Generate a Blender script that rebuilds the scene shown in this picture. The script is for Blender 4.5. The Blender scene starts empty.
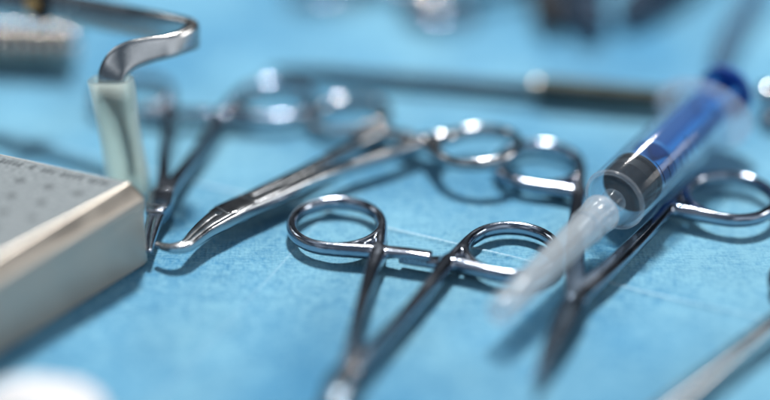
import bpy, bmesh, math, random
import numpy as np
from mathutils import Vector, Matrix
random.seed(7); np.random.seed(7)
S = bpy.context.scene
C = S.collection
MM = 0.001

# ------------------------------------------------------------------ camera
ELEV, DIST = math.radians(30.0), 0.430
cam = bpy.data.cameras.new('camera'); cam_o = bpy.data.objects.new('camera', cam); C.objects.link(cam_o)
cam_o.location = (0, -DIST*math.cos(ELEV), DIST*math.sin(ELEV))
cam_o.rotation_euler = (math.radians(90)-ELEV, 0, 0)
cam.lens = 85; cam.sensor_width = 36; cam.clip_start = 0.02; cam.clip_end = 20
cam.dof.use_dof = True; cam.dof.focus_distance = 0.410; cam.dof.aperture_fstop = 2.0
cam.dof.aperture_blades = 0
S.camera = cam_o

# ------------------------------------------------------------------ world: a dim room
w = bpy.data.worlds.new('World'); S.world = w; w.use_nodes = True
nt = w.node_tree; nt.nodes.clear()
tc = nt.nodes.new('ShaderNodeTexCoord')
nz = nt.nodes.new('ShaderNodeTexNoise'); nz.inputs['Scale'].default_value = 1.6; nz.inputs['Detail'].default_value = 1.5
rp = nt.nodes.new('ShaderNodeValToRGB')
rp.color_ramp.elements[0].position = 0.48; rp.color_ramp.elements[0].color = (0.10, 0.13, 0.17, 1)
rp.color_ramp.elements[1].position = 0.66; rp.color_ramp.elements[1].color = (0.92, 1.0, 1.10, 1)
bg = nt.nodes.new('ShaderNodeBackground'); bg.inputs['Strength'].default_value = 0.70
wo = nt.nodes.new('ShaderNodeOutputWorld')
nt.links.new(tc.outputs['Generated'], nz.inputs['Vector']); nt.links.new(nz.outputs['Fac'], rp.inputs['Fac'])
sp = nt.nodes.new('ShaderNodeSeparateXYZ'); nt.links.new(tc.outputs['Generated'], sp.inputs[0])
yr = nt.nodes.new('ShaderNodeMapRange'); yr.inputs['From Min'].default_value = -.75; yr.inputs['From Max'].default_value = .45
yr.inputs['To Min'].default_value = 1.35; yr.inputs['To Max'].default_value = .10; nt.links.new(sp.outputs['Y'], yr.inputs['Value'])
zr = nt.nodes.new('ShaderNodeMapRange'); zr.inputs['From Min'].default_value = .68; zr.inputs['From Max'].default_value = .95
zr.inputs['To Min'].default_value = 0; zr.inputs['To Max'].default_value = 1.1; nt.links.new(sp.outputs['Z'], zr.inputs['Value'])
ya = nt.nodes.new('ShaderNodeMath'); ya.operation = 'ADD'; nt.links.new(yr.outputs[0], ya.inputs[0]); nt.links.new(zr.outputs[0], ya.inputs[1])
wm = nt.nodes.new('ShaderNodeMix'); wm.data_type = 'RGBA'; wm.blend_type = 'MULTIPLY'; wm.inputs['Factor'].default_value = 1
nt.links.new(rp.outputs['Color'], wm.inputs['A']); nt.links.new(ya.outputs[0], wm.inputs['B']); nt.links.new(wm.outputs['Result'], bg.inputs['Color']); nt.links.new(bg.outputs[0], wo.inputs['Surface'])

# ------------------------------------------------------------------ lamps
def area(name, az, el, dist, sx, sy, power, col):
    l = bpy.data.lights.new(name, 'AREA'); l.shape = 'ELLIPSE' if sx == sy else 'RECTANGLE'
    l.size = sx; l.size_y = sy; l.energy = power; l.color = col
    o = bpy.data.objects.new(name, l); C.objects.link(o)
    a, e = math.radians(az), math.radians(el)
    p = Vector((math.sin(a)*math.cos(e), math.cos(a)*math.cos(e), math.sin(e)))*dist
    o.location = p; o.rotation_euler = (-p).to_track_quat('-Z', 'Y').to_euler()
area('surgical_lamp', 1, 61.5, 1.25, 0.17, 0.17, 20.5, (1.0, 0.975, 0.94))
area('window_light', -62, 30, 1.6, 0.6, 0.5, 2.5, (1.0, 0.97, 0.95))
area('side_fill_light', 96, 22, 1.6, 0.55, 0.45, 6.0, (1.0, 0.96, 0.92))  # unseen soft lamp, added to brighten the metal edges and the box front

S.view_settings.view_transform = 'Standard'; S.view_settings.look = 'None'
S.view_settings.exposure = 0.0; S.view_settings.gamma = 1.0
S.cycles.use_denoising = True
S.cycles.caustics_reflective = False; S.cycles.caustics_refractive = False
S.cycles.max_bounces = 10; S.cycles.transparent_max_bounces = 16
S.cycles.sample_clamp_indirect = 6.0

# ------------------------------------------------------------------ materials
def srgb(r, g, b):
    f = lambda c: c/12.92 if c <= .04045 else ((c+.055)/1.055)**2.4
    return (f(r/255), f(g/255), f(b/255), 1)
def new_mat(name):
    m = bpy.data.materials.new(name); m.use_nodes = True
    t = m.node_tree; b = t.nodes['Principled BSDF']
    return m, t, b
def N(t, kind, **kw):
    n = t.nodes.new(kind)
    for k, v in kw.items(): setattr(n, k, v)
    return n
def metal(name, col, rough, bump=0.2, scale=900, var=0.17):
    m, t, b = new_mat(name)
    b.inputs['Metallic'].default_value = 1
    co = N(t, 'ShaderNodeTexCoord')
    n1 = N(t, 'ShaderNodeTexNoise'); n1.inputs['Scale'].default_value = 130; n1.inputs['Detail'].default_value = 5
    n2 = N(t, 'ShaderNodeTexNoise'); n2.inputs['Scale'].default_value = scale; n2.inputs['Detail'].default_value = 3
    mr = N(t, 'ShaderNodeMapRange'); mr.inputs['To Min'].default_value = rough-var/2; mr.inputs['To Max'].default_value = rough+var/2
    mr.inputs['From Min'].default_value = .3; mr.inputs['From Max'].default_value = .7
    t.links.new(co.outputs['Object'], n1.inputs['Vector']); t.links.new(co.outputs['Object'], n2.inputs['Vector'])
    t.links.new(n1.outputs['Fac'], mr.inputs['Value']); t.links.new(mr.outputs[0], b.inputs['Roughness'])
    mx = N(t, 'ShaderNodeMix', data_type='RGBA'); mx.inputs['A'].default_value = tuple(c*.82 for c in col[:3])+(1,); mx.inputs['B'].default_value = col
    t.links.new(n1.outputs['Fac'], mx.inputs['Factor']); t.links.new(mx.outputs['Result'], b.inputs['Base Color'])
    bp = N(t, 'ShaderNodeBump'); bp.inputs['Strength'].default_value = bump; bp.inputs['Distance'].default_value = 0.0001
    t.links.new(n2.outputs['Fac'], bp.inputs['Height']); t.links.new(bp.outputs[0], b.inputs['Normal'])
    return m
def plain(name, col, rough, **kw):
    m, t, b = new_mat(name)
    b.inputs['Base Color'].default_value = col; b.inputs['Roughness'].default_value = rough
    n = N(t, 'ShaderNodeTexNoise'); n.inputs['Scale'].default_value = kw.get('scale', 600)
    co = N(t, 'ShaderNodeTexCoord'); t.links.new(co.outputs['Object'], n.inputs['Vector'])
    bp = N(t, 'ShaderNodeBump'); bp.inputs['Strength'].default_value = kw.get('bump', .1); bp.inputs['Distance'].default_value = 0.0001
    t.links.new(n.outputs['Fac'], bp.inputs['Height']); t.links.new(bp.outputs[0], b.inputs['Normal'])
    if 'sss' in kw: b.inputs['Subsurface Weight'].default_value = kw['sss']; b.inputs['Subsurface Radius'].default_value = (.004, .004, .004); b.inputs['Subsurface Scale'].default_value = 1.0
    return m
def clear_plastic(name, tint, milk, milkcol, rough=0.08, spec=1.0, back=.5, fres=.85, base=.04):
    """thin-walled clear plastic: transparent, a little milky scatter, fresnel gloss"""
    m = bpy.data.materials.new(name); m.use_nodes = True; t = m.node_tree; t.nodes.clear()
    tr = N(t, 'ShaderNodeBsdfTransparent'); tr.inputs[0].default_value = tint
    tl = N(t, 'ShaderNodeBsdfTranslucent'); tl.inputs[0].default_value = milkcol
    df = N(t, 'ShaderNodeBsdfDiffuse'); df.inputs[0].default_value = milkcol
    mm = N(t, 'ShaderNodeMixShader'); mm.inputs[0].default_value = back
    t.links.new(tl.outputs[0], mm.inputs[1]); t.links.new(df.outputs[0], mm.inputs[2])
    no = N(t, 'ShaderNodeTexNoise'); no.inputs['Scale'].default_value = 180
    co = N(t, 'ShaderNodeTexCoord'); t.links.new(co.outputs['Object'], no.inputs['Vector'])
    mr = N(t, 'ShaderNodeMapRange'); mr.inputs['To Min'].default_value = milk*.93; mr.inputs['To Max'].default_value = min(1, milk*1.07)
    t.links.new(no.outputs['Fac'], mr.inputs['Value'])
    m1 = N(t, 'ShaderNodeMixShader'); t.links.new(mr.outputs[0], m1.inputs[0])
    t.links.new(tr.outputs[0], m1.inputs[1]); t.links.new(mm.outputs[0], m1.inputs[2])
    gl = N(t, 'ShaderNodeBsdfGlossy'); gl.inputs['Roughness'].default_value = rough; gl.inputs[0].default_value = (spec, spec, spec, 1)
    lw = N(t, 'ShaderNodeLayerWeight'); pw = N(t, 'ShaderNodeMath', operation='POWER'); pw.inputs[1].default_value = 4.0
    t.links.new(lw.outputs['Facing'], pw.inputs[0]); lw.inputs['Blend'].default_value = .5
    fr = N(t, 'ShaderNodeMath', operation='MULTIPLY_ADD'); fr.inputs[1].default_value = fres; fr.inputs[2].default_value = base; t.links.new(pw.outputs[0], fr.inputs[0])
    m2 = N(t, 'ShaderNodeMixShader'); t.links.new(fr.outputs[0], m2.inputs[0])
    t.links.new(m1.outputs[0], m2.inputs[1]); t.links.new(gl.outputs[0], m2.inputs[2])
    o = N(t, 'ShaderNodeOutputMaterial'); t.links.new(m2.outputs[0], o.inputs[0])
    return m

STEEL = metal('polished_steel', (0.36, 0.41, 0.49, 1), 0.15)
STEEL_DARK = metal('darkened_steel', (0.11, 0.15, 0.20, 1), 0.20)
STEEL_BRIGHT = metal('bright_steel', (0.50, 0.53, 0.56, 1), 0.16)
STEEL_SATIN = metal('satin_steel', (0.50, 0.48, 0.44, 1), 0.42, bump=.3)
GREY_HANDLE = metal('grey_handle_steel', (0.075, 0.088, 0.082, 1), 0.6)
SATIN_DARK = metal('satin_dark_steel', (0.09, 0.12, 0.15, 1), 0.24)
BALL = metal('mirror_ball_steel', (.9, .88, .86, 1), .12)
GUNMETAL = metal('gunmetal_shaft', (0.045, 0.065, 0.09, 1), 0.55)
BRASS = metal('gold_screw', (0.70, 0.46, 0.20, 1), 0.3)
CHAMPAGNE = metal('champagne_spring_steel', (0.80, 0.72, 0.64, 1), 0.16)
BLACK = plain('black_rubber', (0.006, 0.008, 0.012, 1), 0.6); BLACK.node_tree.nodes['Principled BSDF'].inputs['Specular IOR Level'].default_value = .2
BLUE = plain('blue_plastic', (0.004, 0.15, 0.46, 1), 0.5, sss=.1)
BLUE_DEEP = plain('deep_blue_plastic', (0.003, 0.060, 0.33, 1), 0.4)
BARREL = clear_plastic('clear_barrel_plastic', (.93, .97, .99, 1), .05, (.74, .84, .97, 1), .09, fres=.8, base=.018)
CAP = clear_plastic('frosted_cap_plastic', (.93, .96, .98, 1), .33, (.95, .98, 1.0, 1), .14, fres=.7, base=.03)
HUBP = clear_plastic('clear_nozzle_plastic', (.93, .96, .98, 1), .12, (.86, .90, .96, 1), .10, fres=.6, base=.03)
FLANGE = clear_plastic('frosted_flange_plastic', (.93, .96, .98, 1), .24, (.84, .89, .97, 1), .18, fres=.5, base=.02)
TUBING = clear_plastic('tinted_tubing_plastic', (.62, .72, .80, 1), .22, (.45, .60, .72, 1), .15)
SILICONE = clear_plastic('green_silicone', (.96, 1.0, .98, 1), .52, (.92, 1.0, .97, 1), .30, .8, .12)
GAUZE = plain('white_cotton', (.82, .82, .84, 1), .95, bump=.8, scale=900)

# drape
def drape_mat():
    m, t, b = new_mat('blue_nonwoven_drape')
    co = N(t, 'ShaderNodeTexCoord')
    def noise(sc, det, stretch=None):
        n = N(t, 'ShaderNodeTexNoise'); n.inputs['Scale'].default_value = sc; n.inputs['Detail'].default_value = det
        if stretch:
            mp = N(t, 'ShaderNodeMapping'); mp.inputs['Scale'].default_value = stretch[:3]; mp.inputs['Rotation'].default_value = (0, 0, stretch[3])
            t.links.new(co.outputs['Object'], mp.inputs[0]); t.links.new(mp.outputs[0], n.inputs['Vector'])
        else: t.links.new(co.outputs['Object'], n.inputs['Vector'])
        return n
    fib = noise(1500, 4, (1, .35, 1, .5)); fib2 = noise(1700, 4, (.35, 1, 1, .3)); blot = noise(45, 6); fine = noise(420, 5)
    a = N(t, 'ShaderNodeMath', operation='ADD'); t.links.new(fib.outputs['Fac'], a.inputs[0]); t.links.new(fib2.outputs['Fac'], a.inputs[1])
    a2 = N(t, 'ShaderNodeMath', operation='ADD'); t.links.new(a.outputs[0], a2.inputs[0]); t.links.new(fine.outputs['Fac'], a2.inputs[1])
    # heat-bonded dot pattern of the nonwoven
    vo = N(t, 'ShaderNodeTexVoronoi'); vo.inputs['Scale'].default_value = 900; vo.inputs['Randomness'].default_value = .35
    t.links.new(co.outputs['Object'], vo.inputs['Vector'])
    a3 = N(t, 'ShaderNodeMath', operation='ADD'); t.links.new(a2.outputs[0], a3.inputs[0]); t.links.new(vo.outputs['Distance'], a3.inputs[1])
    bp = N(t, 'ShaderNodeBump'); bp.inputs['Strength'].default_value = .6; bp.inputs['Distance'].default_value = .00026
    t.links.new(a3.outputs[0], bp.inputs['Height']); t.links.new(bp.outputs[0], b.inputs['Normal'])
    mr = N(t, 'ShaderNodeMapRange'); mr.inputs['From Min'].default_value = 1.1; mr.inputs['From Max'].default_value = 1.95
    t.links.new(a2.outputs[0], mr.inputs['Value'])
    mx = N(t, 'ShaderNodeMix', data_type='RGBA')
    mx.inputs['A'].default_value = (0.045, 0.262, 0.485, 1); mx.inputs['B'].default_value = (0.21, 0.51, 0.69, 1)
    # big soft paler patches: the cloth's sheen mixed into its base colour
    big = noise(17, 3); bm_ = N(t, 'ShaderNodeMapRange'); bm_.inputs['From Min'].default_value = .35; bm_.inputs['From Max'].default_value = .62; bm_.inputs['To Min'].default_value = -.36; bm_.inputs['To Max'].default_value = .36
    t.links.new(big.outputs['Fac'], bm_.inputs['Value']); ad = N(t, 'ShaderNodeMath', operation='ADD', use_clamp=True); t.links.new(mr.outputs[0], ad.inputs[0]); t.links.new(bm_.outputs[0], ad.inputs[1])
    t.links.new(ad.outputs[0], mx.inputs['Factor'])
    mb = N(t, 'ShaderNodeMix', data_type='RGBA', blend_type='MULTIPLY'); mb.inputs['Factor'].default_value = .35
    t.links.new(mx.outputs['Result'], mb.inputs['A'])
    r2 = N(t, 'ShaderNodeMapRange'); r2.inputs['From Min'].default_value = .3; r2.inputs['From Max'].default_value = .7; r2.inputs['To Min'].default_value = .6
    t.links.new(blot.outputs['Fac'], r2.inputs['Value']); t.links.new(r2.outputs[0], mb.inputs['B'])
    # a thin, broken paler line is mixed in along each pressed fold
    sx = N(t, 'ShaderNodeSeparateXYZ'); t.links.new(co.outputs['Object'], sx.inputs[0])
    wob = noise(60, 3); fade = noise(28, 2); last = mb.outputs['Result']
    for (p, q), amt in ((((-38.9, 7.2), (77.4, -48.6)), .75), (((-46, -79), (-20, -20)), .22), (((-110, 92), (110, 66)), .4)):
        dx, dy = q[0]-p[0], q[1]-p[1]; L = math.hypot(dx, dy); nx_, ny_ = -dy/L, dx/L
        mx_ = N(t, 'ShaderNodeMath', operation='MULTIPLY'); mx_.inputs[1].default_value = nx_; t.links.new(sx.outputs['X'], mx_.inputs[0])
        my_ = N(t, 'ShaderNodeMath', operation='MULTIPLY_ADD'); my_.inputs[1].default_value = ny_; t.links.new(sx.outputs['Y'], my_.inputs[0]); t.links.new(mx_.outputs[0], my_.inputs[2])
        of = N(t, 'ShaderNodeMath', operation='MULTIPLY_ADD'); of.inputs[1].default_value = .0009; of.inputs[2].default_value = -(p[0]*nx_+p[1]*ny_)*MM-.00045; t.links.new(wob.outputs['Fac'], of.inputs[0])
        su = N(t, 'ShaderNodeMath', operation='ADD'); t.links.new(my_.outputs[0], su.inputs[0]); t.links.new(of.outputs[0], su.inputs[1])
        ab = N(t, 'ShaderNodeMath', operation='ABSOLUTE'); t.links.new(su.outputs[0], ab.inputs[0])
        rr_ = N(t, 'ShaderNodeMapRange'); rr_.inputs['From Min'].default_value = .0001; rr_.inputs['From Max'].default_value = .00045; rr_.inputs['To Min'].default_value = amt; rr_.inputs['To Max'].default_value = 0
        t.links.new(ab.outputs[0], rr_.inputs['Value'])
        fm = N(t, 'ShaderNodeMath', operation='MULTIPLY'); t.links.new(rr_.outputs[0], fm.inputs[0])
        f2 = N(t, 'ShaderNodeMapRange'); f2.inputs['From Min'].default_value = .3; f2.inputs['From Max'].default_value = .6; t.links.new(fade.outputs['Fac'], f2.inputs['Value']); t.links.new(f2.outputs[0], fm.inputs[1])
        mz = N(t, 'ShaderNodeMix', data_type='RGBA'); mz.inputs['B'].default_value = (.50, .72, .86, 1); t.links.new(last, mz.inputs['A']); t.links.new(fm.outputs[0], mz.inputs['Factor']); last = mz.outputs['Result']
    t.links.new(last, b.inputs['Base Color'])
    b.inputs['Roughness'].default_value = .78; b.inputs['Specular IOR Level'].default_value = .35
    b.inputs['Sheen Weight'].default_value = .15; b.inputs['Sheen Roughness'].default_value = .5
    return m
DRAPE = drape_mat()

def box_mat():
    m, t, b = new_mat('textured_grey_lid')
    b.inputs['Metallic'].default_value = .25; b.inputs['Roughness'].default_value = .62
    co = N(t, 'ShaderNodeTexCoord'); n = N(t, 'ShaderNodeTexNoise'); n.inputs['Scale'].default_value = 1100; n.inputs['Detail'].default_value = 4
    t.links.new(co.outputs['Object'], n.inputs['Vector'])
    cr = N(t, 'ShaderNodeValToRGB'); cr.color_ramp.elements[0].position = .3; cr.color_ramp.elements[1].position = .7
    cr.color_ramp.elements[0].color = (.13, .16, .18, 1); cr.color_ramp.elements[1].color = (.27, .31, .33, 1)
    t.links.new(n.outputs['Fac'], cr.inputs[0]); t.links.new(cr.outputs[0], b.inputs['Base Color'])
    bp = N(t, 'ShaderNodeBump'); bp.inputs['Strength'].default_value = .5; bp.inputs['Distance'].default_value = .0002
    t.links.new(n.outputs['Fac'], bp.inputs['Height']); t.links.new(bp.outputs[0], b.inputs['Normal'])
    return m
LID = box_mat()
DIMPLE = plain('dark_dimple_recess', (.11, .135, .15, 1), .7)
BOXSIDE = metal('champagne_box_steel', (0.55, 0.49, 0.42, 1), 0.46, bump=.25); BOXSIDE.node_tree.nodes['Principled BSDF'].inputs['Metallic'].default_value = .35
BOXRIM = metal('champagne_rim_steel', (0.60, 0.555, 0.495, 1), 0.42)

# ------------------------------------------------------------------ geometry helpers (all in millimetres, baked to metres)
def smooth_path(pts, per=8):
    P = [np.array(p, float) for p in pts]
    if len(P) < 3: return [P[0]+(P[-1]-P[0])*i/(per) for i in range(per+1)]
    out = []
    Q = [2*P[0]-P[1]] + P + [2*P[-1]-P[-2]]
    for i in range(1, len(Q)-2):
        for k in range(per):
            u = k/per; a, b, c, d = Q[i-1], Q[i], Q[i+1], Q[i+2]
            out.append(.5*((2*b)+(-a+c)*u+(2*a-5*b+4*c-d)*u*u+(-a+3*b-3*c+d)*u**3))
    out.append(P[-1]); return out
def sweep(bm, rows, segs=20, per=8, expo=2.0, closed=False, up=(0, 0, 1), caps=True):
    """rows: (x,y,z, half_width, half_height[, wx,wy,wz]); width lies across the path in the plane, height along up"""
    if closed: sm = [np.array(r, float) for r in rows]
    else: sm = smooth_path(rows, per)
    n = len(sm); rings = []
    for i, r in enumerate(sm):
        a = sm[(i-1) % n] if (closed or i > 0) else sm[i]
        b = sm[(i+1) % n] if (closed or i < n-1) else sm[i]
        T = Vector((b-a)[:3]); T.normalize()
        if len(r) >= 8:
            W = Vector(r[5:8]); W -= T*W.dot(T); W.normalize(); U = T.cross(W); U.normalize()
        else:
            U = Vector(up) - T*Vector(up).dot(T); U.normalize(); W = T.cross(U)
        c = Vector(r[:3]); ring = []
        for k in range(segs):
            t = 2*math.pi*k/segs; cs, sn = math.cos(t), math.sin(t)
            x = math.copysign(abs(cs)**(2/expo), cs)*r[3]; y = math.copysign(abs(sn)**(2/expo), sn)*r[4]
            ring.append(bm.verts.new(c+W*x+U*y))
        rings.append(ring)
    m = n if closed else n-1
    for i in range(m):
        A, B = rings[i], rings[(i+1) % n]
        for k in range(segs): bm.faces.new((A[k], A[(k+1) % segs], B[(k+1) % segs], B[k]))
    if not closed and caps:
        bm.faces.new(list(reversed(rings[0]))); bm.faces.new(rings[-1])
    return rings
def torus(bm, c, R, rw, rh, n=72, segs=20, oval=1.0, ang=0.0, expo=2.0):
    rows = []
    for i in range(n):
        t = 2*math.pi*i/n; x, y = R*math.cos(t), R*oval*math.sin(t)
        rows.append((c[0]+x*math.cos(ang)-y*math.sin(ang), c[1]+x*math.sin(ang)+y*math.cos(ang), c[2], rw, rh))
    sweep(bm, rows, segs=segs, closed=True, expo=expo)
def lathe(bm, prof, segs=48, axis=None, close=False):
    """prof: list of (t along the axis, radius); about +Y unless axis=(origin, dir)"""
    o, d = axis if axis else (Vector((0, 0, 0)), Vector((0, 1, 0)))
    o, d = Vector(o), Vector(d).normalized(); U = d.orthogonal().normalized(); V = d.cross(U)
    R = []
    for t, r in prof:
        R.append([bm.verts.new(o+d*t+(U*math.cos(a)+V*math.sin(a))*max(r, .001)) for a in [2*math.pi*k/segs for k in range(segs)]])
    m = len(R) if close else len(R)-1
    for i in range(m):
        A, B = R[i], R[(i+1) % len(R)]
        for k in range(segs): bm.faces.new((A[k], A[(k+1) % segs], B[(k+1) % segs], B[k]))
    return R
def prism(bm, poly, z0, z1, bev=0.0):
    v0 = [bm.verts.new((x, y, z0)) for x, y in poly]; v1 = [bm.verts.new((x, y, z1)) for x, y in poly]
    fs = [bm.faces.new(list(reversed(v0))), bm.faces.new(v1)]
    n = len(poly)
    for i in range(n): fs.append(bm.faces.new((v0[i], v0[(i+1) % n], v1[(i+1) % n], v1[i])))
    if bev:
        es = list({e for f in fs for e in f.edges})
        bmesh.ops.bevel(bm, geom=es, offset=bev, segments=3, affect='EDGES', profile=.5)
def finish(name, bm, mat, parent=None, smooth=True, angle=None):
    bmesh.ops.recalc_face_normals(bm, faces=bm.faces)
    if angle is not None:
        for e in bm.edges:
            if len(e.link_faces) == 2 and e.calc_face_angle(0) > math.radians(angle): e.smooth = False
    me = bpy.data.meshes.new(name); bm.to_mesh(me); bm.free()
    me.transform(Matrix.Scale(MM, 4))
    me.polygons.foreach_set('use_smooth', [smooth]*len(me.polygons))
    if mat: me.materials.append(mat)
    o = bpy.data.objects.new(name, me); C.objects.link(o)
    if parent: o.parent = parent
    return o
def thing(name, label, cat, loc=(0, 0, 0), rotz=0, group=None):
    o = bpy.data.objects.new(name, None); C.objects.link(o); o.empty_display_size = .01
    o.location = Vector(loc)*MM; o.rotation_euler = (0, 0, rotz)
    o['label'] = label; o['category'] = cat
    if group: o['group'] = group
    return o
def tag(o, label, cat, group=None):
    o['label'] = label; o['category'] = cat
    if group: o['group'] = group
    return o
def fused(bm, voxel=.34, iters=5):
    """weld overlapping solids into one cast-looking skin; returns (verts, faces) in mm"""
    bmesh.ops.recalc_face_normals(bm, faces=bm.faces)
    me = bpy.data.meshes.new('tmp'); bm.to_mesh(me); bm.free()
    o = bpy.data.objects.new('tmp', me); C.objects.link(o)
    r = o.modifiers.new('r', 'REMESH'); r.mode = 'VOXEL'; r.voxel_size = voxel
    s = o.modifiers.new('s', 'SMOOTH'); s.factor = .5; s.iterations = iters
    dg = bpy.context.evaluated_depsgraph_get(); ev = o.evaluated_get(dg); m2 = ev.to_mesh()
    n = len(m2.vertices); co = np.empty(n*3); m2.vertices.foreach_get('co', co); co = co.reshape(-1, 3)
    fs = [tuple(p.vertices) for p in m2.polygons]
    ev.to_mesh_clear(); bpy.data.objects.remove(o); bpy.data.meshes.remove(me)
    return co, fs
def split_parts(co, fs, classify, mats, parent):
    """cut the one cast skin into its named parts"""
    cl = {}
    for f in fs:
        c = co[list(f)].mean(axis=0); cl.setdefault(classify(c), []).append(f)
    out = {}
    for nm, ff in cl.items():
        ids = sorted({i for f in ff for i in f}); mp = {a: b for b, a in enumerate(ids)}
        me = bpy.data.meshes.new(nm); me.from_pydata((co[ids]*MM).tolist(), [], [tuple(mp[i] for i in f) for f in ff])
        me.polygons.foreach_set('use_smooth', [True]*len(me.polygons)); me.materials.append(mats.get(nm, mats['*']))
        o = bpy.data.objects.new(nm, me); C.objects.link(o); o.parent = parent; out[nm] = o
    return out

# ------------------------------------------------------------------ ring-handled instruments
def half(root, s, ring, yoke, mats, jaw, ratchet=True, zc=2.3, rr=10.0, joint=(0, 0), jh=1.7, shank_w=1.55, zr=0.0, arch=0.6, fine=.34, flat=False, jw=0.0):
    """one half: finger ring, yoke, shank and jaw, cast as one skin and then named by part"""
    bm = bmesh.new()
    rc = np.array(ring, float); yk = np.array(yoke, float)
    torus(bm, (rc[0], rc[1], zc), rr, 1.2, 1.75, n=80, segs=22)
    d = yk-rc; L = np.hypot(*d); base = math.atan2(d[1], d[0]); al = math.acos(min(.99, (rr)/L))
    for sg, wd in ((1, 1.35), (-1, 1.35)):              # the two arms that run off the ring into the yoke
        a0 = base+sg*al; a00 = base+sg*(al+.45)
        p0 = rc+rr*np.array((math.cos(a00), math.sin(a00))); p1 = rc+rr*np.array((math.cos(a0), math.sin(a0)))
        p2 = p1*.45+yk*.55
        sweep(bm, [(*p0, zc, 1.15, 1.7), (*p1, zc, 1.25, 1.75), (*p2, zc, wd+.1, 1.8), (*yk, zc, wd+.25, 1.8)], segs=16)
    yk2 = yk*.86
    jx = s*-0.7
    if flat:      # long flat nose body: the two shanks lie side by side well before the joint
        sweep(bm, [(*(rc*.12+yk*.88), zc, 1.6, 1.8), (*yk, zc, 1.9, 1.85), (*(yk*.82+np.array((s*.35, 0))), zc, 1.75, 1.75), (s*3.3, yk[1]*.58, zc+arch*.6, 1.7, 1.6), (s*2.2, yk[1]*.38, zc+arch, 1.8, jh),
                   (s*1.9, 12, zc+arch, 2.0, jh+.05), (s*1.65, 4, zc+arch, 2.05, jh+.1), (s*1.5, 0, zc+arch, 2.0, jh+.1)], segs=28, per=10, expo=3.6); jx = s*3.0
    else: sweep(bm, [(*(rc*.12+yk*.88), zc, 1.6, 1.8), (*yk, zc, 1.9, 1.85), (*(yk*.85+np.array((s*.35, 0))), zc, 1.7, 1.75), (*(yk*.55+np.array((s*.5, 0))), zc+arch*.6, shank_w, 1.6),
               (*(yk*.25), zc+arch, shank_w+.1+jw*.4, jh), (s*.5, 5, zc+arch, shank_w+.5+jw*.4, jh+.05), (jx*.5, 0, zc+arch, 2.0+jw, jh+.1)], segs=22, per=10, expo=2.6)
    zz = zc+zr+s*-.95
    tip = yk+np.array((-s*(abs(yk[0])+(4.2 if s < 0 else 3.2)), .3))
    if ratchet:
        sweep(bm, [(*yk, zc, 1.7, 1.6), (*(yk*.75+tip*.25), zz*.5+zc*.5, 1.6, 1.2), (*(yk*.4+tip*.6), zz, 1.5, .9), (*tip, zz, 1.5, .85)], segs=18, expo=3.2)
    rows = [(jx*.5, 0, zc+arch, 2.0, jh+.1)] + [(x, y, z+arch, a, b) for x, y, z, a, b in jaw]
    sweep(bm, rows, segs=24, per=8, expo=3.6 if flat else 2.8)
    co, fs = fused(bm, fine)
    def cls(c):
        if ratchet and (c[0]-yk[0])*-s > 2.0 and abs(c[1]-yk[1]) < 3.2 and c[1] > yk[1]-2.6: return 'ratchet'
        if c[1] < 0: return 'jaw' if mats.get('blade') is None else 'blade'
        if np.hypot(c[0]-rc[0], c[1]-rc[1]) < rr+1.9 and c[1] > 8: return 'finger_ring'
        if np.hypot(c[0]-rc[0], c[1]-rc[1]) < L-1.6 and c[1] > yk[1]-6: return 'finger_ring'
        return 'shank'
    parts = split_parts(co, fs, cls, mats, root)
    if ratchet:                                          # teeth of the catch
        bm = bmesh.new(); mid = yk*.4+tip*.6; n = 6
        for k in range(n):
            c = yk*(.56-k*.09)+tip*(.44+k*.09)
            prism(bm, [(c[0]-.3, c[1]-1.55), (c[0]+.3, c[1]-1.55), (c[0]+.3, c[1]+1.4), (c[0]-.3, c[1]+1.4)], zz+(.5 if s > 0 else -1.35), zz+(1.35 if s > 0 else -.5), .1)
        finish('ratchet_tooth', bm, mats['*'], parts.get('ratchet', root), angle=30)
    return parts
def joint_block(root, mat, zc, w=3.2, l=6.0, h=2.35, screw=True, screwmat=None):
    bm = bmesh.new()
    prism(bm, [(-w*.72, -l), (w*.62, -l*1.05), (w, -l*.35), (w*.95, l*.55), (w*.35, l), (-w*.5, l*.92), (-w, l*.4), (-w*.98, -l*.5)], zc-h, zc+h, .45)
    o = finish('box_joint', bm, mat, root, angle=35)
    # the raised lips of the slot
    bm = bmesh.new()
    for yy, dx in ((l*.62, .35), (-l*.62, -.35)):
        sweep(bm, [(-w*.86, yy-dx, zc+h+.02, .16, .14), (0, yy, zc+h+.10, .16, .14), (w*.84, yy+dx, zc+h+.02, .16, .14)], segs=8)
    finish('joint_lip', bm, STEEL_BRIGHT, o)
    if screw:
        bm = bmesh.new(); lathe(bm, [(0, 0), (0, 1.5), (.25, 1.5), (.42, 1.3), (.46, .0)], 32, ((0, 0, zc+h-.02), (0, 0, 1)))
        sc = finish('screw', bm, screwmat or STEEL_BRIGHT, root, angle=35)
        bm = bmesh.new(); prism(bm, [(-1.1, -.16), (1.1, -.16), (1.1, .16), (-1.1, .16)], zc+h+.40, zc+h+.47); finish('screw_slot', bm, BLACK, sc)
    return o
def frame(root, J, axis, roll=0.0):
    """origin J (mm), +Y along axis (2-D or 3-D), rolled about that axis"""
    Y = Vector(axis if len(axis) == 3 else (*axis, 0)).normalized(); X = Y.cross(Vector((0, 0, 1))).normalized(); Z = X.cross(Y)
    M = Matrix((X, Y, Z)).transposed(); M = M @ Matrix.Rotation(roll, 3, 'Y')
    root.matrix_world = Matrix.Translation(Vector(J)*MM) @ M.to_4x4()
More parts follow.
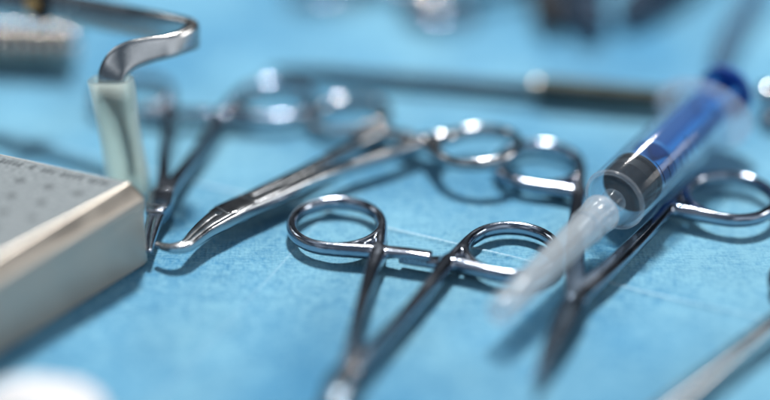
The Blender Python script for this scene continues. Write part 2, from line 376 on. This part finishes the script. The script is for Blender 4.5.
def closed_jaw(s, length=30, w=1.6, off=.95, h=1.5, tipw=.55, bend=0.0, lift=0.0, zc=2.3):
    r = []
    for u in (.15, .35, .55, .75, .9, 1.0):
        b = bend*u**2.4
        r.append((s*off*(1-.4*u)+b, -length*u, zc+lift*u**2, w*(1-u)+tipw*u, h*(1-u)+tipw*1.1*u))
    return r
def haemostat(name, label, J, axis, rings, yokes, jaws, roll=0.0, mat=STEEL, group='ring handled clamps laid out on the drape', joint_h=1.85, fine=.34, arch=.6, rr=10.0, jmat=None, flat=False):
    t = thing(name, label, 'surgical clamp', group=group)
    mats = {'*': mat, 'jaw': jmat or mat}
    half(t, -1, rings[0], yokes[0], mats, jaws[0], arch=arch, fine=fine, rr=rr, flat=flat)
    half(t, 1, rings[1], yokes[1], mats, jaws[1], arch=arch, fine=fine, rr=rr, flat=flat)
    if flat: joint_block(t, mat, 2.3+arch, w=3.4, l=6.0, h=1.77, screw=False)
    else: joint_block(t, jmat or mat, 2.3+arch, w=3.0, h=joint_h, screw=False)
    frame(t, J, axis, roll)
    return t

# ================================================================== SETTING: the drape on the table
def seg_dist(X, Y, p, q):
    d = np.array(q)-np.array(p); L = np.hypot(*d); d = d/L
    return (X-p[0])*-d[1]+(Y-p[1])*d[0]
def axis_pts(lo, hi, step, far):
    inner = np.arange(lo, hi+step, step); k = np.cumsum(np.linspace(3, 40, 26)); k = k/k[-1]
    return np.concatenate([(lo-(far)*k)[::-1], inner, inner[-1]+far*k])
xs = axis_pts(-115, 115, .6, 520); ys = axis_pts(-90, 125, .6, 620)
X, Y = np.meshgrid(xs, ys)
def crease(p, q, h, wid):
    d = seg_dist(X, Y, p, q); return h*1.6*np.exp(-(d/wid)**2) - h*.5*np.exp(-((d-wid*3.2)/(wid*3))**2)
Z = crease((-38.9, 7.2), (77.4, -48.6), .40, .62)
Z = Z + crease((-46, -79), (-20, -20), .16, .7)
Z = Z + crease((-110, 92), (110, 66), .30, .8)
for a, kx, ky, ph in ((.34, .050, .021, .4), (.28, -.031, .062, 1.7), (.22, .09, -.075, 2.9), (.10, .15, .11, .3), (.05, .30, -.21, 1.1)):
    Z = Z + a*np.sin(kx*X+ky*Y+ph)
far = np.clip((np.hypot(X, Y*0.8-10)-120)/200, 0, 1)
Z = Z - .9 + far*4*np.sin(X*.022+Y*.013)*np.sin(Y*.017)
nx, ny = len(xs), len(ys)
V = np.stack([X, Y, Z], -1).reshape(-1, 3)*MM
idx = np.arange(nx*ny).reshape(ny, nx)
F = np.stack([idx[:-1, :-1], idx[:-1, 1:], idx[1:, 1:], idx[1:, :-1]], -1).reshape(-1, 4)
me = bpy.data.meshes.new('drape'); me.from_pydata(V.tolist(), [], F.tolist()); me.polygons.foreach_set('use_smooth', [True]*len(me.polygons))
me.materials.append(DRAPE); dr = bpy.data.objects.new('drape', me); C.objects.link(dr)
dr['kind'] = 'structure'; dr['label'] = 'creased pale blue nonwoven surgical drape covering the table'
me = bpy.data.meshes.new('table_top'); bm = bmesh.new(); prism(bm, [(-620, -700), (620, -700), (620, 750), (-620, 750)], -32, -6.5); bm.to_mesh(me); bm.free()
me.transform(Matrix.Scale(MM, 4)); me.materials.append(STEEL_SATIN); tt = bpy.data.objects.new('table_top', me); C.objects.link(tt); tt['kind'] = 'structure'

# ================================================================== A: clamp in sharp focus, open handles, nose towards the viewer
def jaws_pair(length, bend=0, lift=0, w=1.6, h=1.5, open_=0.0):
    A = closed_jaw(-1, length, w, bend=bend, lift=lift, h=h); B = closed_jaw(1, length, w, bend=bend, lift=lift, h=h)
    if open_:
        A = [(x-open_*-y, y, z, a, b) for x, y, z, a, b in A]; B = [(x+open_*-y, y, z, a, b) for x, y, z, a, b in B]
    return A, B
haemostat('surgical_clamp', 'sharply focused steel clamp in the middle foreground, both round handles open, nose towards the viewer',
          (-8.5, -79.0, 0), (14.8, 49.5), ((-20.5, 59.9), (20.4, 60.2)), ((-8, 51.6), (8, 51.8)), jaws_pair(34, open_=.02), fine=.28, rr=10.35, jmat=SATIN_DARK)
# ================================================================== B: curved clamp, one ring resting on the scissors
haemostat('surgical_clamp', 'bright curved-tip steel clamp lying diagonally, hooked nose pointing at the box corner',
          (-34, -12, 1.0), (0.715, 0.68, 0.014), ((-20.2, 53.5), (20.4, 59.0)), ((-6.0, 51.5), (6.9, 54.0)),
          tuple([(s*1.4+.5, -5, 2.3, 1.95, 1.8), (s*1.1+1.6, -10, 2.3, 1.5, 1.55), (s*.85+3.3, -14.6, 2.3, 1.2, 1.4), (s*.6+4.6, -18.2, 2.3, .95, 1.2), (s*.35+3.6, -20.8, 2.5, .9, 1.1), (s*.15+1.4, -21.9, 2.7, .75, .9), (s*.1-.8, -22.3, 2.9, .6, .7)] for s in (-1, 1)),
          roll=math.radians(-6.5), mat=STEEL_BRIGHT, flat=True, joint_h=1.86, fine=.28)
# ================================================================== D: clamp behind the box
haemostat('surgical_clamp', 'steel clamp lying behind the silicone sleeve with its nose hidden beside the box corner',
          (-52.2, -7, 0), (.09, .996), ((-18.6, 55.5), (18.8, 55.5)), ((-6.2, 46), (6.2, 46)), jaws_pair(22, bend=1.5, lift=.5), mat=STEEL)

# ================================================================== C: scissors under the syringe
def scissors():
    t = thing('surgical_scissors', 'steel scissors with dark pointed blades, lying under the syringe', 'scissors')
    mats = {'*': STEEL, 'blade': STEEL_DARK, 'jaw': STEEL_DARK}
    for s in (-1, 1):
        zo = 2.3
        blade = [(-s*.4, -3, zo-s*.5, 2.6, 1.1), (-s*.6, -10, zo-s*.45, 2.2, .9), (-s*.55, -18, zo-s*.4, 1.6, .75), (-s*.35, -25, zo-s*.35, .95, .6), (-s*.1, -31.5, zo-s*.3, .35, .4)]
        half(t, s, (s*23.2, 55.8), (s*10.6, 46.2), mats, blade, ratchet=False, jh=1.5, arch=.3, rr=10.2, shank_w=2.0, jw=.6)
    bm = bmesh.new(); lathe(bm, [(-2, 0), (-2, 1.6), (.5, 1.6), (.75, 1.35), (.8, 0)], 36, ((0, -6.0, 3.1), (0, 0, 1))); sc = finish('screw', bm, STEEL_BRIGHT, t, angle=35)
    bm = bmesh.new(); prism(bm, [(-1.25, -6.18), (1.25, -6.18), (1.25, -5.82), (-1.25, -5.82)], 3.91, 3.97); finish('screw_slot', bm, BLACK, sc)
    frame(t, (40.2, -48.0, 0), (.337, .941))
scissors()

# ================================================================== syringe
def syringe():
    Cc = Vector((23.7, -58.4, 7)); T = Vector((84.5, 30.1, 14)); d = (T-Cc).normalized()
    t = thing('syringe', 'plastic syringe with blue plunger and capped needle, propped across the scissors', 'syringe')
    ax = lambda s: (tuple(d*s), tuple(d))
    # barrel: outer and inner wall, closed shoulder at the front, open at the back
    bm = bmesh.new()
    R = 7.4
    lathe(bm, [(48.3, 2.1), (48.5, 5.4), (49.1, 6.6), (50.2, R), (93.5, R), (93.5, R-.8), (50.6, R-.8), (49.6, 5.4), (49.4, 2.0)], 72, ax(0), close=False)
    b = finish('barrel', bm, BARREL, t, angle=40)
    bm = bmesh.new()                                    # moulded front rim
    lathe(bm, [(49.3, 6.45), (48.95, 6.9), (49.1, 7.35), (49.8, 7.5), (50.2, R-.1)], 72, ax(0)); finish('rim', bm, FLANGE, b, angle=60)
    bm = bmesh.new()                                    # graduation rings printed along one side
    U = d.orthogonal().normalized(); side = Vector((d.y, -d.x, 0)).normalized(); top = d.cross(side)*-1
    if top.z < 0: top = -top
    for k in range(11):
        s0 = 60+k*2.8; ln = .75 if k % 5 == 0 else .42
        prev = None
        for a in np.linspace(.15, .15+ln, 7):
            n = side*math.cos(a)+top*math.sin(a)
            p1 = bm.verts.new(d*(s0-.12)+n*(R+.03)); p2 = bm.verts.new(d*(s0+.12)+n*(R+.03))
            if prev: bm.faces.new((prev[0], p1, p2, prev[1]))
            prev = (p1, p2)
    finish('scale_mark', bm, BLACK, b)
    # finger flange: oval plate
    bm = bmesh.new(); o = d*93.5; n = 64; ringA = []; ringB = []
    for (rx, ry, s0) in ((6.1, 6.1, 0), (12.5, 8.6, 0), (12.9, 9.0, .4), (12.9, 9.0, 1.3), (12.5, 8.6, 1.7), (6.1, 6.1, 1.7)):
        ringA.append([bm.verts.new(o+d*s0+side*rx*math.cos(2*math.pi*k/n)+top*ry*math.sin(2*math.pi*k/n)) for k in range(n)])
    for i in range(len(ringA)):
        A, B = ringA[i], ringA[(i+1) % len(ringA)]
        for k in range(n): bm.faces.new((A[k], A[(k+1) % n], B[(k+1) % n], B[k]))
    finish('finger_flange', bm, FLANGE, t, angle=40)
    # nozzle and needle hub
    bm = bmesh.new(); lathe(bm, [(49.3, 3.0), (48.2, 2.6), (46.5, 2.5), (44.0, 2.3), (39, 2.4), (39, 0)], 40, ax(0)); finish('nozzle', bm, FLANGE, t, angle=40)
    bm = bmesh.new(); lathe(bm, [(45.8, 2.9), (45.0, 3.2), (43.6, 3.1), (36, 2.0), (33, 1.4), (33, 0)], 40, ax(0)); hb = finish('needle_hub', bm, HUBP, t, angle=40)
    bm = bmesh.new(); lathe(bm, [(33, 0), (33, .38), (7, .38), (4.5, 0)], 16, ax(0)); finish('needle', bm, STEEL, hb)
    # needle cap with ribs
    bm = bmesh.new(); segs = 96
    prof = [(-2.0, 0.05), (-1.9, 1.5), (-1.4, 2.4), (-.4, 3.0), (1.2, 3.2), (8, 3.3), (20, 3.45), (30, 3.6), (36.0, 3.7), (36.3, 4.1), (36.9, 4.1), (37.2, 3.8), (41.6, 3.9), (42.0, 4.35), (43.6, 4.4), (44.0, 4.2), (44.0, 3.6), (42, 3.3), (36, 2.9), (20, 2.6), (5, 2.3), (3, 1.5), (2.6, .05)]
    Vv = d.cross(U); rings = []
    for s0, r in prof:
        row = []
        for k in range(segs):
            a = 2*math.pi*k/segs; rr = r
            if 1 < s0 <= 36 and r > 3.25: rr += .07*max(0, math.cos(3*a))**8
            if 37.1 < s0 < 41.7 and r > 3.5: rr += .25*max(0, math.cos(14*a))
            row.append(bm.verts.new(d*s0+(U*math.cos(a)+Vv*math.sin(a))*rr))
        rings.append(row)
    for A, B in zip(rings, rings[1:]):
        for k in range(segs): bm.faces.new((A[k], A[(k+1) % segs], B[(k+1) % segs], B[k]))
    finish('needle_cap', bm, CAP, t, angle=50)
    # rubber stopper
    r0 = R-.85
    bm = bmesh.new(); lathe(bm, [(54.4, 0), (55.1, r0*.72), (55.8, r0*.97), (56.3, r0), (57.3, r0), (57.6, r0-.7), (59.2, r0-.7), (59.4, r0), (60.2, r0), (60.5, r0-.4), (60.5, 0)], 64, ax(0)); finish('stopper', bm, BLACK, t, angle=40)
    # plunger: cross-section rod with thumb rest
    pl = bmesh.new(); u1 = (side+top*.6).normalized(); u2 = d.cross(u1).normalized()
    def slab(a, b, s0, s1, ha, hb):
        vs = [pl.verts.new(d*s+a*(i*ha)+b*(j*hb)) for s in (s0, s1) for i, j in ((-1, -1), (1, -1), (1, 1), (-1, 1))]
        for q in ((0, 1, 2, 3), (7, 6, 5, 4), (0, 4, 5, 1), (1, 5, 6, 2), (2, 6, 7, 3), (3, 7, 4, 0)): pl.faces.new([vs[i] for i in q])
    slab(u1, u2, 60.6, 106, 5.05, .75); slab(u2, u1, 60.7, 105.9, 5.0, .74)
    lathe(pl, [(60.55, 0), (60.55, 5.4), (62.0, 5.4), (62.0, 0)], 48, ax(0))
    lathe(pl, [(68.0, 0), (68.0, 5.5), (69.0, 5.5), (69.0, 0)], 48, ax(0))
    rod = finish('plunger_rod', pl, BLUE, t, angle=30)
    bm = bmesh.new(); lathe(bm, [(105.5, 0), (105.5, 6.3), (105.9, 6.8), (107.0, 6.9), (107.8, 6.4), (107.9, 5.6), (107.4, 4.8), (107.4, 0)], 56, ax(0)); finish('thumb_rest', bm, BLUE_DEEP, t, angle=40)
    t.location = Cc*MM
syringe()

# ================================================================== box at the left
def metal_box():
    H = 20.2
    A = np.array((-51.6, -27.6)); u = np.array((-.921, .389)); v = np.array((-.600, -.800)); Lu, Lv = 88.0, 62.0
    t = thing('metal_box', 'grey lidded steel box with dimpled top and pale edges, cut off at the left', 'metal box', (A[0], A[1], 0))
    P = lambda a, b: tuple(u*a+v*b)
    def rounded(ins, rad=2.2, back=.35):
        row = []
        for (ca, cb) in ((0, 0), (0, Lv), (Lu, Lv), (Lu, 0)):
            sa = 1 if ca == 0 else -1; sb = 1 if cb == 0 else -1; ib = ins*(back if cb == 0 else 1); seq = []
            ex, ey = max(rad-ins, .03), max(rad-ib, .03)
            for k in range(9):
                th = math.pi/2*k/8
                seq.append(P(ca+sa*(ins+ex*(1-math.cos(th))), cb+sb*(ib+ey*(1-math.sin(th)))))
            row += seq[::-1] if (ca == 0) == (cb == 0) else seq
        return row
    def skin(lv, cap_top=False, cap_bottom=False, back=.35):
        bm = bmesh.new(); rows = [[bm.verts.new((*c, z)) for c in rounded(ins, back=back)] for ins, z in lv]; n = len(rows[0])
        for Ra, Rb in zip(rows, rows[1:]):
            for k in range(n): bm.faces.new((Ra[k], Ra[(k+1) % n], Rb[(k+1) % n], Rb[k]))
        if cap_top: bm.faces.new(rows[-1])
        if cap_bottom: bm.faces.new(rows[0])
        return bm
    finish('body', skin([(.9, .1), (.35, .9), (.3, H-6.2)], False, True, 1), BOXSIDE, t, angle=50)
    finish('lid_skirt', skin([(.5, H-6.4), (.15, H-6.3), (0, H-6.0), (0, H-3.8), (.25, H-3.2)], back=1), BOXSIDE, t, angle=60)
    finish('lid_rim', skin([(.25, H-3.2), (.7, H-2.6), (3.0, H-.55), (3.5, H-.15), (4.0, H), (4.5, H-.3)]), BOXRIM, t, angle=70)
    lid = finish('lid_panel', skin([(4.2, H-2.0), (4.2, H-.12)], True), LID, t, angle=35)
    bm = bmesh.new(); bm2 = bmesh.new()
    r_ = random.Random(3)
    for i in range(11):
        for j in range(7):
            a = 9.5+i*7.3+(3.65 if j % 2 else 0); b = 10.0+j*6.6
            if a > Lu-5 or b > Lv-5: continue
            p = P(a, b); lathe(bm, [(0, 1.25), (.035, 1.15), (.03, 1.1), (.02, 0)], 20, ((p[0], p[1], H-.115), (0, 0, 1)))
    dm = finish('dimple', bm, DIMPLE, lid); 
    # worn stamped marks along the back edge (illegible in the photograph)
    a = 7.0
    while a < Lu-6:
        ln = r_.uniform(.5, 1.1)
        if r_.random() < .85:
            b = 3.6+r_.uniform(-.15, .15); prism(bm2, [P(a, b-.9), P(a+ln, b-.9), P(a+ln, b+.9), P(a, b+.9)], H-.13, H-.09)
        a += ln+r_.uniform(.35, .6)
    finish('stamped_mark', bm2, DIMPLE, lid)
metal_box()

# ================================================================== retractor with the silicone sleeve
def retractor():
    t = thing('retractor', 'bent flat steel retractor arm curling over the table and down into a pale green sleeve', 'retractor')
    rows = [(-59.7, 3.4, 5.4, 0.8, 0.9, 1, -0.25, 0),
            (-59.8, 2.2, 12.6, 0.9, 0.9, 1, -0.25, 0),
            (-61.0, 2.4, 20.8, 1.3, 0.9, 1, -0.25, 0),
            (-62.9, 3.3, 27.8, 3.1, 0.95, 1, -0.3, -0.05),
            (-62.3, 4.3, 31.9, 3.3, 1.05, 0.88, -0.35, -0.35),
            (-59.3, 5.7, 34.6, 3.4, 1.2, 0.6, -0.35, -0.75),
            (-54.8, 7.1, 35.5, 3.1, 1.35, 0.15, -0.38, -0.92),
            (-49.9, 8.8, 35.9, 2.8, 1.5, 0, -0.4, -0.92),
            (-46.5, 11.8, 36.0, 2.8, 1.6, 0, -0.3, -0.95),
            (-44.9, 15.3, 35.6, 3.2, 1.65, 0, -0.2, -1),
            (-47.0, 19.0, 34.8, 3.65, 1.7, 0, -0.2, -1),
            (-53.3, 24.7, 33.5, 3.65, 1.75, 0, -0.25, -1),
            (-65.5, 32.5, 32.3, 3.65, 1.8, 0, -0.3, -1),
            (-81.8, 41.3, 31.6, 3.75, 1.9, 0, -0.3, -1),
            (-96.0, 47.0, 31.0, 3.85, 2.0, 0, -0.3, -1)]
    bm = bmesh.new(); sweep(bm, rows, segs=32, per=10, expo=4.2); finish('arm', bm, metal('retractor_steel', (.60, .61, .61, 1), .20), t, angle=50)
    # handle beyond the pivot, coming down to the table outside the frame
    bm = bmesh.new(); sweep(bm, [(-90, 46.2, 31.5, 3.4, 2.2, 0, .2, 1), (-104, 50, 30, 3.6, 2.2, 0, .2, 1), (-130, 58, 22, 3.4, 2.2, 0, .2, 1), (-160, 68, 9, 3.4, 2.2, 0, .2, 1), (-178, 74, 2.8, 3.4, 2.2, 0, .2, 1)], segs=24, expo=4); finish('handle', bm, STEEL_DARK, t, angle=50)
    bm = bmesh.new(); lathe(bm, [(-4.2, 0), (-4.2, 3.6), (-3.8, 4.2), (3.6, 4.2), (4.2, 3.6), (4.2, 0)], 36, ((-85.0, 43.6, 31.8), (.25, -.9, .25))); pv = finish('pivot', bm, BLACK, t, angle=40)
    bm = bmesh.new(); lathe(bm, [(4.1, 0), (4.1, 2.2), (4.9, 2.0), (5.0, 0)], 28, ((-87.8, 43.6, 31.8), (.25, -.9, .25))); finish('screw', bm, BRASS, pv, angle=40)
    # sleeve: hollow flattened tube, slightly bowed, standing on the drape
    bm = bmesh.new()
    outer = [(-60.9, 5.2, 0.1, 5.1, 3.0, 1, -0.2, 0), (-61.4, 3.6, 9.4, 5.0, 3.0, 1, -0.2, 0), (-62.2, 3.4, 18.6, 5.0, 3.0, 1, -0.25, 0), (-62.7, 3.4, 26.6, 5.4, 3.0, 1, -0.28, 0), (-63.1, 3.5, 30.0, 5.5, 3.1, 1, -0.3, 0)]
    inner = [(x, y, z+(.0), a-.95, b-.95, *wv) for x, y, z, a, b, *wv in outer]
    Ro = sweep(bm, outer, segs=40, per=8, expo=2.9, caps=False); Ri = sweep(bm, inner, segs=40, per=8, expo=2.9, caps=False)
    for A, B in ((Ro[0], Ri[0]), (Ro[-1], Ri[-1])):
        for k in range(40): bm.faces.new((A[k], A[(k+1) % 40], B[(k+1) % 40], B[k]))
    finish('sleeve', bm, SILICONE, t, angle=50)
retractor()

# ================================================================== coil spring, top left
def spring():
    t = thing('coil_spring', 'blurred pale gold coil spring at the upper left behind the box', 'spring', (-83, 72, 0), math.radians(176))
    bm = bmesh.new(); rows = []; turns = 22; R = 5.6
    for i in range(turns*18+1):
        a = 2*math.pi*i/18; rows.append((i/18*3.0, R*math.cos(a), R+.9+R*math.sin(a), .95, .95))
    sweep(bm, [tuple(r) for r in rows], segs=8, per=1, up=(1, 0, 0)); finish('coil', bm, CHAMPAGNE, t)
    bm = bmesh.new(); lathe(bm, [(1, 0), (1, 3.6), (1.5, 4.1), (56, 4.1), (56.4, 0)], 24, ((0, 0, R+.9), (1, 0, 0))); finish('core_rod', bm, GUNMETAL, t, angle=40)
spring()

# ================================================================== E: long probe with thick grey handle
def probe():
    a = np.array((-31, 67.5)); b = np.array((80, 44.0)); L = np.hypot(*(b-a)); ang = math.atan2(*(b-a)[::-1])
    t = thing('surgical_probe', 'long thin dark probe with a thicker grey handle, lying behind the clamps', 'probe', (a[0], a[1], 0), ang)
    bm = bmesh.new(); sweep(bm, [(0, 0, 1.2, .35, .35), (4, .2, 1.2, 1.0, 1.0), (15, 0, 1.8, 1.5, 1.5), (45, 0, 2.3, 1.9, 1.9), (72, 0, 2.7, 2.1, 2.1)], segs=20); finish('shaft', bm, GUNMETAL, t)
    bm = bmesh.new(); lathe(bm, [(70, 0), (70.2, 2.2), (72, 2.5), (74, 3.3)] + [(74+i*.5, 3.3-.25*(i % 2)) for i in range(1, 60)] + [(105, 3.2), (109, 2.6), (110, 0)], 28, ((0, 0, 3.3), (1, 0, 0))); h = finish('handle', bm, GREY_HANDLE, t, angle=60)
    bm = bmesh.new(); lathe(bm, [(71.4, 2.0), (71.4, 2.95), (72.6, 2.95), (72.6, 2.0)], 28, ((0, 0, 3.0), (1, 0, 0)), close=True); finish('collar', bm, STEEL_SATIN, t, angle=40)
probe()

# ================================================================== rod, bottom right
def rod():
    a = Vector((44.0, -99.0, 3.4)); b = Vector((74.5, -64.6, 3.8)); d = b-a
    t = thing('steel_rod', 'slim polished steel rod crossing the lower right corner with a shadow below it', 'steel rod', (0, 0, 0))
    bm = bmesh.new(); L = d.length; a0 = a-d.normalized()*60
    lathe(bm, [(0, 0), (.3, 1.4), (1, 1.65), (60+L, 1.7), (60+L+12, 1.65), (60+L+12.5, 0)], 36, (tuple(a0), tuple(d))); finish('shaft', bm, metal('brushed_rod_steel', (.56, .56, .57, 1), .18), t, angle=40)
    bm = bmesh.new(); c = a-d.normalized()*22                 # grip block that lifts it, outside the frame
    lathe(bm, [(-9, 0), (-9, 3.4), (-8, 4.2), (8, 4.2), (9, 3.4), (9, 0)], 32, (tuple(c+Vector((0, 0, .8))), tuple(d))); finish('grip', bm, STEEL_SATIN, t, angle=40)
rod()

# ================================================================== far and edge instruments
G = 'ring handled clamps laid out on the drape'
haemostat('surgical_clamp', 'out of focus clamp at the right edge, only one handle ring in view',
          (146, -72, 0), (-.62, .78), ((-21, 57), (20, 56)), ((-8, 48), (8, 48)), jaws_pair(30), mat=STEEL_DARK, fine=.5)
haemostat('surgical_clamp', 'blurred clamp at the top edge, bright glint on its handle left of the dark pile',
          (19, 165, 0), (-.36, -.93), ((-18, 56), (18, 56)), ((-7, 48), (7, 48)), jaws_pair(32), fine=.5)
def dark_forceps(label, a, ang, L, wd, mat, grip):
    t = thing('dark_forceps', label, 'forceps', (a[0], a[1], 0), ang, 'dark instruments bunched at the top edge')
    for s in (-1, 1):
        bm = bmesh.new(); sweep(bm, [(0, s*.9, 3.5+s*.4, 1.4, 1.4), (L*.08, s*wd*.35, 4.2, wd*.3, 2.6), (L*.3, s*wd*.55, 5.0, wd*.42, 3.6), (L*.8, s*wd*.45, 5.0, wd*.4, 3.6), (L, s*.6, 3.6, 2.0, 1.8)], segs=16, expo=3)
        l = finish('leg', bm, mat, t)
        bm = bmesh.new()
        for k in range(12):
            x = L*.16+k*2.4; prism(bm, [(x, s*wd*.5-wd*.3), (x+1.1, s*wd*.5-wd*.3), (x+1.1, s*wd*.5+wd*.3), (x, s*wd*.5+wd*.3)], 7.2, 9.2, .2)
        finish('grip_ridge', bm, grip, l)
NAVY = plain('navy_plastic_grip', (.007, .032, .07, 1), .8); BROWN = plain('brown_black_grip', (.018, .019, .022, 1), .8)
dark_forceps('blurred brown-black forceps, leftmost of the dark pile at the top edge', (45.5, 93), math.radians(86), 110, 6, BROWN, BROWN)
dark_forceps('blurred navy forceps in the middle of the dark pile at the top edge', (58, 89), math.radians(97), 110, 9, NAVY, NAVY)
dark_forceps('blurred navy forceps, rightmost of the dark pile at the top edge', (67, 96), math.radians(58), 110, 8, NAVY, NAVY)
# clear tubing behind the syringe
bm = bmesh.new(); outer = [(88, 62, 3.2, 3, 3), (94, 82, 3.2, 3, 3), (103, 104, 3.2, 3, 3), (112, 135, 3.2, 3, 3), (108, 180, 3.2, 3, 3)]
sweep(bm, outer, segs=24, caps=False); sweep(bm, [(x, y, z, 2.2, 2.2) for x, y, z, _, _ in outer], segs=24, caps=False)
tag(finish('plastic_tube', bm, TUBING, None), 'blurred blue-grey plastic tube running away behind the blue thumb rest', 'tube')
# steel towel clip knob at the right edge
t = thing('tool_with_knob', 'steel tool with a round shiny knob and a short stem at the upper right edge', 'surgical tool', (98, 41.5, 0))
bm = bmesh.new(); lathe(bm, [(0, 0), (0, 2.6), (1.2, 3.0), (2.0, 2.2), (3.2, 1.6), (4.2, 2.6), (5.6, 3.5), (7.2, 3.8), (8.8, 3.2), (9.8, 1.8), (10.1, 0)], 32, ((0, 0, 0), (0, 0, 1))); finish('knob', bm, STEEL_BRIGHT, t)
bm = bmesh.new(); sweep(bm, [(2, 0, 1.6, 1.6, 1.4), (20, 4, 1.8, 1.6, 1.4), (48, 9, 1.8, 1.4, 1.2)], segs=16); finish('stem', bm, STEEL_DARK, t)
t = thing('tool_with_knob', 'steel tool ending in a bright round ball, left of the dark pile', 'surgical tool', (12.6, 104, 0))
bm = bmesh.new(); bmesh.ops.create_uvsphere(bm, u_segments=40, v_segments=24, radius=4.2); bmesh.ops.translate(bm, verts=bm.verts, vec=(0, 0, 4.2)); finish('ball_end', bm, BALL, t)
bm = bmesh.new(); sweep(bm, [(2.5, 1.5, 4, 1.8, 1.8), (12, 8, 3.4, 1.6, 1.6), (60, 34, 2.2, 2.2, 2.0), (90, 48, 2.2, 2.4, 2.0)], segs=18); finish('shaft', bm, SATIN_DARK, t)
# cotton swab ball, bottom left corner
bm = bmesh.new(); bmesh.ops.create_icosphere(bm, subdivisions=5, radius=1)
from mathutils import noise as mn
for v in bm.verts:
    n = v.co.normalized(); k = 1+.10*mn.noise(n*2.3)+.05*mn.noise(n*6)+.02*mn.noise(n*15)
    v.co = Vector((n.x*13*k, n.y*10*k, max(-6.2, n.z*6.5*k)+6.2))
o = tag(finish('cotton_swab', bm, GAUZE, None), 'white cotton swab at the bottom left corner, very blurred', 'cotton swab'); o.location = Vector((-66, -94, 0))*MM
